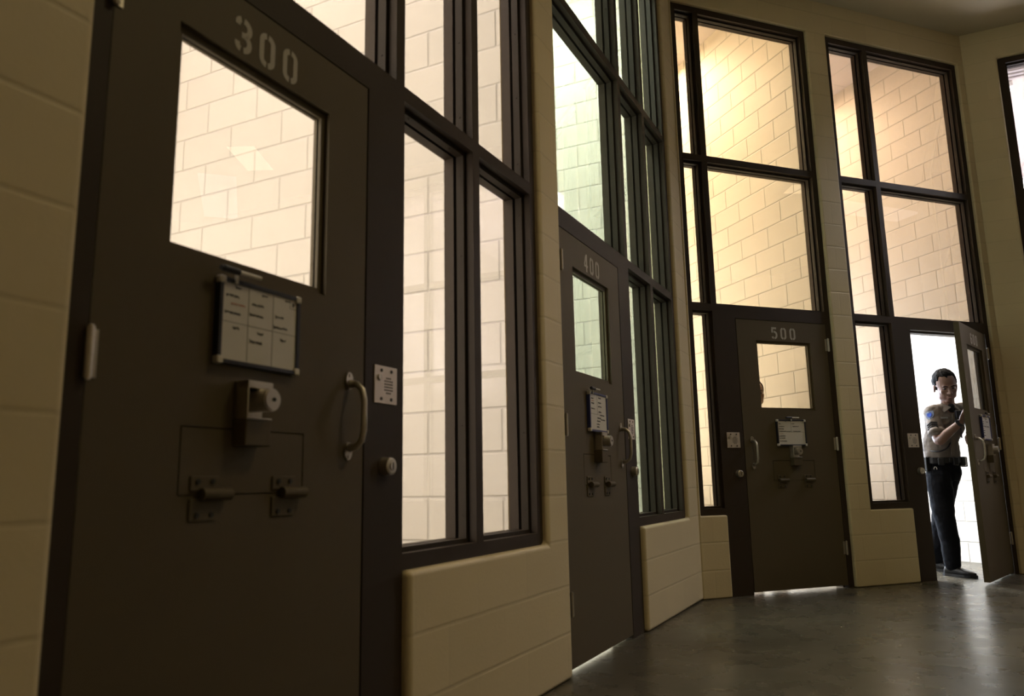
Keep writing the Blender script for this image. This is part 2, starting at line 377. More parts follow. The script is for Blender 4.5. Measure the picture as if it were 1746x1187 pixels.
# ------------------------------------------------------------------ stencil digits
def ribbon(bm, pts, w, y=-.0008, gaps=()):
    """flat stroke along pts (x,z); splits at gaps given as fraction ranges of length"""
    segs = []; tot = 0
    for a, b in zip(pts, pts[1:]):
        l = math.hypot(b[0]-a[0], b[1]-a[1]); segs.append((tot, tot+l, a, b)); tot += l
    def at(d):
        for s0, s1, a, b in segs:
            if d <= s1+1e-9:
                t = (d-s0)/max(1e-9, s1-s0); return a[0]+(b[0]-a[0])*t, a[1]+(b[1]-a[1])*t
        return pts[-1]
    cuts = [0]; 
    for g in gaps: cuts += [g[0]*tot, g[1]*tot]
    cuts.append(tot)
    for k in range(0, len(cuts), 2):
        d0, d1 = cuts[k], cuts[k+1]
        if d1-d0 < 1e-4: continue
        n = max(2, int((d1-d0)/.003)); L1 = []
        for i in range(n+1):
            d = d0+(d1-d0)*i/n; p = at(d); pa = at(max(0, d-.002)); pb = at(min(tot, d+.002))
            tx, tz = pb[0]-pa[0], pb[1]-pa[1]; l = math.hypot(tx, tz) or 1; nx, nz = -tz/l, tx/l
            L1.append([bm.verts.new((p[0]+s*nx*w/2, yy, p[1]+s*nz*w/2)) for s, yy in ((1, y), (-1, y), (-1, 0), (1, 0))])
        for a, b in zip(L1, L1[1:]):
            for q in range(4): bm.faces.new((a[q], a[(q+1)%4], b[(q+1)%4], b[q]))
        bm.faces.new(L1[0]); bm.faces.new(L1[-1][::-1])
def arc(cx, cz, rx, rz, a0, a1, n=8): return [(cx+rx*math.cos(math.radians(a0+(a1-a0)*i/n)), cz+rz*math.sin(math.radians(a0+(a1-a0)*i/n))) for i in range(n+1)]
def digit(bm, ch, cx, cz, w=.058, h=.1, t=.0165):
    hw, hh = (w-t)/2, (h-t)/2; r = hw*.85; g = .05
    T = lambda P: [(cx+x, cz+z) for x, z in P]
    if ch == '0':
        for s in (1, -1):   # two halves with gaps top and bottom
            P = [(s*.0035, hh)] + [(s*x, z) for x, z in arc(hw-r, hh-r, r, r, 90, 0)] + [(s*x, z) for x, z in arc(hw-r, -hh+r, r, r, 0, -90)] + [(s*.0035, -hh)]
            ribbon(bm, T(P), t)
    elif ch == '3':
        r2 = hh*.5
        ribbon(bm, T([(-hw, hh-.018)] + arc(-hw+.012, hh-.012, .012, .012, 180, 95, 4)), t)
        ribbon(bm, T([(.002, hh)] + arc(hw-r2, hh-r2, r2, r2, 90, 0) + arc(hw-r2, hh-r2, r2, r2, 0, -90) + [(-.006, .0)]), t)
        ribbon(bm, T(arc(hw-r2, -hh+r2, r2, r2, 70, 0) + arc(hw-r2, -hh+r2, r2, r2, 0, -90) + [(.002, -hh)]), t)
        ribbon(bm, T(arc(-hw+.012, -hh+.012, .012, .012, -95, -180, 4) + [(-hw, -hh+.018)]), t)
    elif ch == '4':
        ribbon(bm, T([(hw*.45, hh+t/2), (hw*.45, -hh-t/2)]), t*1.05)
        ribbon(bm, T([(-hw*.0, hh), (-hw*1.0, -hh*.3)]), t*.9)
        ribbon(bm, T([(-hw-.006, -hh*.42), (hw*.1, -hh*.42)]), t*.8)
        ribbon(bm, T([(hw*.8, -hh*.42), (hw+.006, -hh*.42)]), t*.8)
    elif ch == '5':
        ribbon(bm, T([(-hw-.006, hh), (hw, hh)]), t)
        ribbon(bm, T([(-hw, hh-.006), (-hw, .004)]), t)
        r2 = hh*.55
        ribbon(bm, T([(-hw*.3, .012)] + arc(hw-r2, .012-r2, r2, r2, 90, 0) + arc(hw-r2, -hh+r2, r2, r2, 0, -90) + [(.003, -hh)]), t)
        ribbon(bm, T(arc(-hw+.014, -hh+.014, .014, .014, -100, -180, 4)), t)
    elif ch == '6':
        ribbon(bm, T([(hw, hh-.016)] + arc(hw-.014, hh-.014, .014, .014, 0, 80, 4)), t)
        ribbon(bm, T([(-.003, hh)] + arc(-hw+r, hh-r, r, r, 90, 180) + arc(-hw+r, -hh+r, r, r, 180, 270) + [(-.003, -hh)]), t)
        r2 = hh*.5
        ribbon(bm, T([(-hw*.35, .004)] + arc(hw-r2, .004-r2, r2, r2, 90, 0) + arc(hw-r2, -hh+r2, r2, r2, 0, -90) + [(.004, -hh)]), t)

# ------------------------------------------------------------------ doors
def scribble(bm, x, z, w, h=.009, seed=0, t=.0013, y=-.0006):
    rnd = random.Random(seed); n = max(4, int(w/.0035)); P = []
    for i in range(n*3):
        P.append((x+w*i/(n*3-1), z + h*.5*(math.sin(i*1.9+rnd.random()*1.6))*(.6+.5*rnd.random()) * (1.5 if i < 4 else 1)))
    ribbon(bm, P, t, y)
def door(n, wi, s_hinge, sgn, num, label, width=.905, open_=0.0, gm=None):
    """local x = sgn*t from the hinge edge; y into the room beyond; front face at y=.002"""
    root = struct(empty('door_%d' % n, WM(wi, s_hinge, 0, 0) @ Matrix.Rotation(open_, 4, 'Z')), label)
    X = lambda a, b: (min(sgn*a, sgn*b), max(sgn*a, sgn*b))
    lx = X(.176, .722); lz = (1.418, 1.985); fx = X(.240, .646); fz = (.855, 1.014)
    x0, x1 = X(.003, width); zb, zt = .021, 2.154; yf = .002
    bm = slab(x0, x1, zb, zt, [(lx[0], lx[1], *lz)], .014, .046)
    b2 = slab(x0, x1, zb, zt, [(lx[0], lx[1], *lz), (fx[0], fx[1], *fz)], yf, .0139)
    me = bpy.data.meshes.new('t'); b2.to_mesh(me); b2.free(); bm.from_mesh(me)
    obj('door_leaf', bm, M_DOOR, root)
    # vision pane set back in its cut-out
    k = .02
    bm = slab(lx[0], lx[1], *lz, [(lx[0]+k, lx[1]-k, lz[0]+k, lz[1]-k)], .018, .028)
    b2 = slab(lx[0], lx[1], *lz, [(lx[0]+k, lx[1]-k, lz[0]+k, lz[1]-k)], .0345, .046); b2.to_mesh(me); b2.free(); bm.from_mesh(me)
    obj('glazing_bead', bm, M_DOOR, root)
    bm = BM(); box(bm, lx[0]+.003, lx[1]-.003, .029, .034, lz[0]+.003, lz[1]-.003); obj('vision_pane', bm, gm or M_GLASS, root)
    # food pass flap with its two spring hinges
    bm = BM(); box(bm, fx[0]+.0035, fx[1]-.0035, yf, .0135, fz[0]+.0035, fz[1]-.0035); obj('food_flap', bm, M_DOOR, root)
    for t0 in (.272, .530):
        a, b = X(t0, t0+.082)
        bm = BM(); box(bm, a, b, yf-.005, yf, .798, .848); box(bm, a, b, yf-.005, yf, .866, .900)
        fl = obj('flap_hinge', bm, M_DOOR, root, bev=.002)
        kx = X(t0+.022, t0+.108) if sgn > 0 else X(t0-.01, t0+.076)
        bm = BM(); cyl(bm, (kx[0], yf-.016, .858), (kx[1], yf-.016, .858), .0145, 16); box(bm, kx[0], kx[1], yf-.016, yf, .848, .868); obj('barrel', bm, M_DOOR, fl, smooth=False)
        bm = BM()
        for ax in (a+.02, b-.02):
            for zz in (.811, .887): cyl(bm, (ax, yf-.009, zz), (ax, yf-.004, zz), .006, 10)
        obj('screw', bm, M_DARK, fl)
    # slam lock box
    a, b = X(.392, .476)
    lk = BM(); box(lk, a, b, -.044, yf, .972, 1.036); lock = obj('lock_housing', lk, M_DOOR, root, bev=.003)
    bm = BM(); box(bm, a, b, -.012, yf, 1.036, 1.131)
    e = (a, a+.005); box(bm, *e, -.046, yf, 1.036, 1.131); box(bm, a, b, -.046, -.012, 1.0361, 1.041); box(bm, a, b, -.046, -.012, 1.112, 1.131)
    obj('lock_plate', bm, M_STEEL, lock, bev=.002)
    bm = BM(); cx = sgn*.44; cyl(bm, (cx, -.078, 1.084), (cx, -.012, 1.084), .0285, 28); cyl(bm, (cx, -.082, 1.084), (cx, -.078, 1.084), .025, 28); obj('lock_cylinder', bm, M_STEEL, lock)
    bm = BM(); box(bm, cx-.003, cx+.009, -.0835, -.081, 1.0825, 1.0865); cyl(bm, (cx+.003, -.0835, 1.0845), (cx+.003, -.081, 1.0845), .005, 10); obj('keyhole', bm, M_HOLE, lock)
    # pull handle
    hx = sgn*.832
    P = [(hx, -.008, 1.17), (hx, -.03, 1.168), (hx, -.05, 1.15), (hx, -.058, 1.12), (hx, -.058, 1.03), (hx, -.05, 1.0), (hx, -.03, .984), (hx, -.008, .982)]
    bm = BM(); tube(bm, P, [.013, .010, .0095, .009, .009, .0095, .010, .013], 12)
    hd = obj('handle', bm, M_STEEL, root, smooth=True)
    bm = BM()
    for zc, s in ((1.172, 1), (.98, -1)):
        n_ = 14; vs0 = [bm.verts.new((hx+.017*math.cos(2*PI*i/n_), yf-.006, zc+.026*math.sin(2*PI*i/n_)+s*.008)) for i in range(n_)]
        vs1 = [bm.verts.new((v.co.x, yf, v.co.z)) for v in vs0]
        bm.faces.new(vs0)
        for i in range(n_): bm.faces.new((vs0[i], vs0[(i+1)%n_], vs1[(i+1)%n_], vs1[i]))
        cyl(bm, (hx, yf-.009, zc+s*.024), (hx, yf-.005, zc+s*.024), .005, 8)
    obj('mounting_plate', bm, M_STEEL, hd)
    # hinges on the hinge edge
    for zc in (1.975, 1.147, .312):
        bm = BM(); xk = -sgn*.002
        cyl(bm, (xk, -.011, zc-.052), (xk, -.011, zc+.052), .0085, 14); cyl(bm, (xk, -.011, zc-.056), (xk, -.011, zc+.056), .006, 10)
        box(bm, *X(0, .022), -.002, yf+.0005, zc-.05, zc+.05)
        obj('hinge', bm, M_STEEL, root)
    # stencilled number
    bm = BM(); order = (.372, .458, .547) if sgn > 0 else (.534, .444, .352)
    o = empty('door_number', Matrix.Identity(4)); o.parent = root; o['label'] = 'pale stencilled number ' + num
    for ch, t in zip(num, order):
        bmn = BM(); digit(bmn, ch, sgn*t, 2.052)
        for v in bmn.verts: v.co.y += yf
        obj('digit', bmn, M_NUM, o)
    bm.free()
    return root
D1 = door(1, 1, .99, 1, '300', 'nearest dark brown steel door with stencilled number 300')
D2 = door(2, 1, .99+2.474, 1, '400', 'narrow-looking dark steel door stencilled 400 beyond the pier', gm=M_GLASSG)
D3 = door(3, 2, 4.724, -1, '500', 'closed dark steel door stencilled 500 seen almost square on', gm=M_GLASSC)
D4 = door(4, 2, 6.572, -1, '600', 'dark steel door stencilled 600 standing half open', open_=math.radians(27))

# ------------------------------------------------------------------ whiteboards hung on the doors, with a marker pen on each
def whiteboard(D, sgn, t0, t1, z0, z1, fm, label, style, mlabel):
    w_ = t1-t0; h_ = z1-z0; tc_ = (t0+t1)/2*sgn
    root = tag(empty('whiteboard', D.matrix_world @ Matrix.Translation((tc_, 0, (z0+z1)/2))), label, 'whiteboard', 'whiteboards on the cell doors')
    a, b, c, d = -w_/2, w_/2, -h_/2, h_/2; e = .011
    bm = BM(); box(bm, a+e*.8, b-e*.8, -.0125, .0019, c+e*.8, d-e*.8); obj('board', bm, M_WHITE, root)
    bm = slab(a, b, c, d, [(a+e, b-e, c+e, d-e)], -.018, .0019); obj('frame', bm, fm, root, bev=.0015)
    for x, sx in ((a, 1), (b, -1)):
        for z, sz in ((c, 1), (d, -1)):
            bm = BM(); box(bm, min(x-sx*.002, x+sx*.018), max(x-sx*.002, x+sx*.018), -.0205, .0, min(z-sz*.002, z+sz*.018), max(z-sz*.002, z+sz*.018))
            obj('corner_cap', bm, M_WCAP, root, bev=.005, seg=3)
    y = -.0128
    def hl(x0, x1, z): q_ = BM(); box(q_, x0, x1, y-.0002, y+.0004, z-.0008, z+.0008); obj('ruled_line', q_, M_GRID, root)
    def vl(x, z0, z1): q_ = BM(); box(q_, x-.0008, x+.0008, y-.0002, y+.0004, z0, z1); obj('ruled_line', q_, M_GRID, root)
    def word(m_, *a_, **k_):
        q_ = BM(); scribble(q_, *a_, **k_)
        for v in q_.verts: v.co.y += y
        obj('handwritten_word', q_, m_, root)
    if style == 0:
        zr = c+h_*.49; vl(a+w_*.345, c+e, d-e); vl(a+w_*.65, c+e, d-e); hl(a+e, b-e, zr)
        words = [(.18,.91,.05),(.5,.9,.05),(.8,.91,.05),(.08,.80,.10),(.38,.76,.10),(.68,.68,.07),(.07,.60,.12),(.36,.63,.11),(.66,.55,.12),(.17,.43,.05),(.46,.42,.05),(.75,.40,.05),(.37,.31,.10)]
        word(M_RED, a+.14*w_, c+.71*h_, .045, .006, 91)
        vl(b-.036, d-.036, d-.012); hl(b-.036, b-.012, d-.036); word(M_INK, b-.028, d-.024, .008, .012, 5)
    elif style == 1:
        vl(a+w_*.45, c+h_*.45, d-e); hl(a+e, a+w_*.8, c+h_*.45)
        words = [(.12,.84,.08),(.12,.72,.10),(.12,.58,.12),(.52,.88,.10),(.50,.76,.13),(.50,.66,.12),(.52,.52,.10),(.58,.44,.16),(.62,.33,.16),(.44,.36,.13),(.42,.28,.12),(.40,.20,.10),(.40,.13,.09)]
        word(M_RED, a+.14*w_, c+.78*h_, .03, .005, 91)
    else:
        vl(a+w_*.49, c+h_*.5, d-e); hl(a+w_*.49, b-e, c+h_*.52); vl(b-w_*.1, d-.03, d-e); vl(b-w_*.07, d-.03, d-e)
        words = [(.07,.84,.05),(.3,.92,.03),(.08,.73,.12),(.08,.64,.10),(.08,.55,.15),(.32,.54,.10),(.52,.84,.06),(.55,.74,.14),(.56,.55,.17),(.07,.37,.14),(.07,.29,.13),(.07,.18,.16)]
        word(M_RED, a+.1*w_, c+.46*h_, .03, .004, 91)
    for i, (x, z, l) in enumerate(words): word(M_INK, a+x*w_, c+z*h_, l*w_*1.5, .0085, i*7+style, .0016 if (i % 3) else .0022)
    # clip
    cxp = a + w_*(.17 if style < 2 else .5)
    bm = BM(); box(bm, cxp-.004, cxp+.004, -.022, -.017, d-.012, d+.02); obj('pen_clip', bm, M_WCAP, root)
    pm = root.matrix_world @ Matrix.Translation((cxp, -.0325, d+.014))
    pen = tag(empty('marker_pen', pm), mlabel, 'marker', 'marker pens clipped on the whiteboards')
    bm = BM(); cyl(bm, (-.006, 0, 0), (.066, 0, 0), .0055, 12); obj('barrel', bm, M_WCAP, pen)
    bm = BM(); cyl(bm, (-.055, 0, 0), (-.006, 0, 0), .0085, 14); cyl(bm, (-.062, 0, 0), (-.055, 0, 0), .0065, 12); obj('cap', bm, M_BLK, pen)
whiteboard(D1, 1, .318, .598, 1.168, 1.382, M_BLK, 'black framed whiteboard ruled in six boxes on the nearest door, numbered 300', 0, 'marker pen with black cap clipped on the six-box whiteboard of door 300')
whiteboard(D2, 1, .305, .575, 1.132, 1.34, M_BLUE, 'blue framed whiteboard full of handwriting on door 400', 1, 'marker pen clipped on the blue framed whiteboard of door 400')
whiteboard(D3, -1, .310, .595, 1.130, 1.340, M_BLK, 'black framed whiteboard with lists of names on closed door 500', 2, 'marker pen with black cap clipped above the list whiteboard of door 500')
whiteboard(D4, -1, .30, .595, 1.165, 1.380, M_BLUE, 'whiteboard seen at a slant on the half open door 600', 2, 'marker pen clipped above the slanted whiteboard on open door 600')

# ------------------------------------------------------------------ intercom plates and key cylinders on the door posts
def intercom(wi, sc, zc, label):
    root = tag(empty('intercom_plate', WM(wi, sc, 0, zc)), label, 'intercom', 'intercom plates on the door posts')
    bm = BM(); box(bm, -.06, .06, -.004, 0, -.06, .06); obj('faceplate', bm, M_STEELP, root, bev=.0015)
    for sx in (-.025, .028):
        for sz in (-.045, .045):
            bm = BM(); cyl(bm, (sx, -.006, sz), (sx, -.003, sz), .0055, 10); obj('screw', bm, M_DARK, root)
    bm = BM()
    for i in range(5):
        for j in range(6):
            if (i in (0, 4)) and (j in (0, 5)): continue
            x = -.006+i*.0095; z = .022-j*.0095; cyl(bm, (x, -.0048, z), (x, -.003, z), .0028, 8)
    obj('speaker_grille', bm, M_HOLE, root)
    bm = BM(); cyl(bm, (-.036, -.01, .022), (-.036, -.003, .022), .0095, 16); obj('call_button', bm, M_STEEL, root)
def keylock(wi, sc, zc, label):
    root = tag(empty('key_cylinder', WM(wi, sc, 0, zc)), label, 'lock', 'key cylinders on the door posts')
    bm = BM(); cyl(bm, (0, -.028, 0), (0, 0, 0), .0265, 28, .029); cyl(bm, (0, -.031, 0), (0, -.028, 0), .021, 28, .0265); obj('collar', bm, M_STEEL, root)
    bm = BM(); cyl(bm, (0, -.0345, 0), (0, -.028, 0), .013, 20); obj('plug', bm, M_STEEL, root)
    bm = BM(); box(bm, -.0022, .0022, -.0352, -.033, -.011, .011); obj('keyway', bm, M_HOLE, root)
intercom(1, 2.003, 1.186, 'pinkish steel intercom plate on the post beside door 300')
intercom(1, 4.486, 1.180, 'steel intercom plate seen edge-on beside door 400')
intercom(2, 3.717, 1.175, 'square steel intercom plate left of door 500')
intercom(2, 5.562, 1.175, 'bluish steel intercom plate on the post left of the open door')
keylock(1, 2.003, .93, 'round key cylinder below the intercom beside door 300')
keylock(1, 4.486, .93, 'round key cylinder seen edge-on beside door 400')
keylock(2, 3.745, .915, 'round key cylinder on the post left of door 500')
keylock(2, 5.60, .915, 'round key cylinder on the post left of the open door 600')
#PEOPLE
# ------------------------------------------------------------------ people
def cloth(name, col, rough=.85, spec=.3):
    m = mat(name, col, rough, bump=.35, bscale=14, var=.1, spec=spec)
    for n in m.node_tree.nodes:
        if n.type == 'BUMP': n.inputs['Distance'].default_value = .02
    return m
M_SKIN = mat('skin', (.21, .115, .085), .5, bump=.05, bscale=90)
M_SKIN2 = mat('skin_brown', (.42, .25, .17), .5, bump=.05, bscale=90)
M_HAIR = mat('dark_hair', (.004, .0035, .004), .9, bump=.3, bscale=160, spec=.2)
M_SHIRT = cloth('tan_shirt_cloth', (.175, .152, .135))
M_SHIRT2 = cloth('pale_blue_cloth', (.5, .55, .62))
M_PANTS = cloth('black_trouser_cloth', (.0055, .006, .009), .9, .15)
M_SHOE = mat('black_leather', (.008, .008, .011), .35, spec=.45)
M_LEATH = mat('duty_belt_leather', (.01, .01, .012), .4)
M_EYE = mat('eye_dark', (.02, .016, .014), .3)
M_EYEW = mat('eye_white', (.35, .33, .31), .3)
M_LIP = mat('lips', (.28, .12, .10), .5)
M_TEE = mat('black_undershirt', (.01, .01, .012), .9)
M_PATCH = mat('patch_pale_blue', (.16, .20, .30), .8, spec=.1); M_PATCHB = mat('patch_blue', (.015, .06, .38), .7, spec=.2); M_CHEV = mat('chevron_dark', (.012, .011, .012), .9, spec=.1)
M_TAG = mat('name_bar', (.35, .38, .42), .3, .6)
def vloft(bm, rings, n=20):
    """closed surface through rings (centre, u-vector*radius, v-vector*radius)"""
    R = []
    for c, u, v in rings:
        c = Vector(c); u = Vector(u); v = Vector(v)
        R.append([bm.verts.new(c + u*math.cos(2*PI*k/n) + v*math.sin(2*PI*k/n)) for k in range(n)])
    for a, b in zip(R, R[1:]):
        for k in range(n): bm.faces.new((a[k], a[(k+1)%n], b[(k+1)%n], b[k]))
    bm.faces.new(R[0][::-1]); bm.faces.new(R[-1])
def ball(bm, c, rx, ry=None, rz=None, mx=None, n=16):
    ry = ry or rx; rz = rz or rx
    m_ = Matrix.Translation(c) @ (mx or Matrix.Identity(4)) @ Matrix.Diagonal((rx, ry, rz, 1))
    bmesh.ops.create_uvsphere(bm, u_segments=n, v_segments=n//2+2, radius=1, matrix=m_)
def limb(bm, pts, rs, n=14):
    """tapered rounded limb with smooth in-between points"""
    P = [Vector(p) for p in pts]; Q = []; S = []
    for i in range(len(P)-1):
        p0 = P[max(0, i-1)]; p1 = P[i]; p2 = P[i+1]; p3 = P[min(len(P)-1, i+2)]
        for k in range(5):
            t = k/5
            Q.append(.5*((2*p1) + (-p0+p2)*t + (2*p0-5*p1+4*p2-p3)*t*t + (-p0+3*p1-3*p2+p3)*t**3)); S.append(rs[i]+(rs[i+1]-rs[i])*t)
    Q.append(P[-1]); S.append(rs[-1])
    tube(bm, Q, S, n); ball(bm, Q[0], S[0]*.98); ball(bm, Q[-1], S[-1]*.98)
def remesh(o, vox=.006, sm=4, fac=.5):
    r = o.modifiers.new('r', 'REMESH'); r.mode = 'VOXEL'; r.voxel_size = vox; r.use_smooth_shade = True
    if sm: s = o.modifiers.new('s', 'SMOOTH'); s.iterations = sm; s.factor = fac
    return o
def wrinkle(o, strength, size):
    tx = bpy.data.textures.new('folds', 'CLOUDS'); tx.noise_scale = size
    d = o.modifiers.new('d', 'DISPLACE'); d.texture = tx; d.strength = strength; d.mid_level = .5; d.texture_coords = 'LOCAL'
def fingers(bm, wrist, dirv, palmn, side, curl=.25):
    """palm with four bent fingers and a thumb; dirv along the hand, palmn out of the palm, side = thumb side"""
    d = Vector(dirv).normalized(); nrm = Vector(palmn); nrm = (nrm - d*nrm.dot(d)).normalized(); s = d.cross(nrm)*side
    w_ = Vector(wrist)
    vloft(bm, [(w_, s*.026, nrm*.018), (w_+d*.03, s*.034, nrm*.016), (w_+d*.065, s*.041, nrm*.014), (w_+d*.09, s*.040, nrm*.012)], 14)
    for i, (o_, L_) in enumerate(((.030, .070), (.010, .078), (-.011, .073), (-.030, .058))):
        b = w_ + d*.084 + s*o_; P = [b]; dd = d.copy(); sp_ = (s*o_*.9)
        for k in range(3):
            a = curl*(k+.6); dd = (d*math.cos(a) + nrm*math.sin(a) + sp_*.9).normalized(); P.append(P[-1] + dd*L_*(.42, .32, .26)[k])
        limb(bm, P, [.0092, .0088, .0082, .0072], 10)
    b = w_ + d*.028 + s*.026
    limb(bm, [b, b+d*.022+s*.026+nrm*.004, b+d*.048+s*.038+nrm*.010, b+d*.068+s*.040+nrm*.014], [.012, .0115, .0098, .0082], 10)
def head(bm, c, yaw, pitch=0.0, roll=0.0, k=1.0):
    """adds the head to the body mesh; returns the matrix of the head frame (local -Y is the face, Z up)"""
    H = Matrix.Translation(c) @ Matrix.Rotation(yaw, 4, 'Z') @ Matrix.Rotation(pitch, 4, 'X') @ Matrix.Rotation(roll, 4, 'Y') @ Matrix.Scale(k, 4)
    t = BM()
    ball(t, (0, .012, .035), .077, .096, .093, n=24)          # skull
    ball(t, (0, -.026, -.030), .067, .064, .085, n=20)        # face
    ball(t, (0, -.052, -.092), .031, .030, .024)              # chin
    for s in (1, -1):
        ball(t, (s*.045, -.014, -.066), .021, .042, .028)     # jaw
        ball(t, (s*.040, -.066, -.022), .020, .018, .018)     # cheek
        ball(t, (s*.026, -.083, .018), .024, .013, .009)      # brow
        ball(t, (s*.078, .012, -.012), .010, .020, .032)      # ear
        ball(t, (s*.012, -.098, -.034), .009, .010, .008)     # nostril wing
    limb(t, [(0, -.086, .012), (0, -.098, -.012), (0, -.110, -.030)], [.009, .010, .012], 10)
    ball(t, (0, -.088, -.060), .022, .012, .008)              # upper lip mound
    ball(t, (0, -.084, -.074), .018, .010, .007)
    for v in t.verts: v.co = H @ v.co
    me = bpy.data.meshes.new('t'); t.to_mesh(me); t.free(); bm.from_mesh(me)
    return H
def face_parts(root, H, hairm, glasses=False):
    for s in (1, -1):
        bm = BM(); ball(bm, H @ Vector((s*.029, -.0795, .001)), .0120, .0120, .0075, n=12); obj('eye', bm, M_EYE, root, smooth=True)
        bm = BM(); limb(bm, [H @ Vector((s*.012, -.0955, .018)), H @ Vector((s*.030, -.0955, .024)), H @ Vector((s*.047, -.083, .018))], [.0035, .0045, .003], 8); obj('eyebrow', bm, hairm, root, smooth=True)
    bm = BM(); limb(bm, [H @ Vector((-.022, -.092, -.069)), H @ Vector((0, -.0985, -.066)), H @ Vector((.022, -.092, -.069))], [.003, .0052, .003], 8)
    obj('mouth', bm, M_LIP, root, smooth=True)
    # short hair: a cap over the skull, receding at the temples
    bm = BM(); rnd = random.Random(3)
    ball(bm, (0, .020, .043), .083, .099, .093, n=28)
    bm.verts.ensure_lookup_table()
    for v in bm.verts:
        x, y, z = v.co
        line = (-.030 if y > .035 else .004) if y > -.012 else .004 + (-.012 - y)*1.25       # hairline rises towards the brow
        if abs(x) < .07 and y < -.02: line = max(line, .076 + .010*min(1, abs(x)/.04) - max(0, abs(x)-.052)*2.2)
        if z < line: v.co *= .80; v.co.y += .012
        else: v.co += v.co.normalized()*rnd.uniform(-.001, .006)
    for s in (1, -1): ball(bm, (s*.066, -.008, .004), .008, .014, .026)      # sideburns
    for v in bm.verts: v.co = H @ v.co
    o = remesh(obj('hair', bm, hairm, root), .004, 2); wrinkle(o, .003, .012)

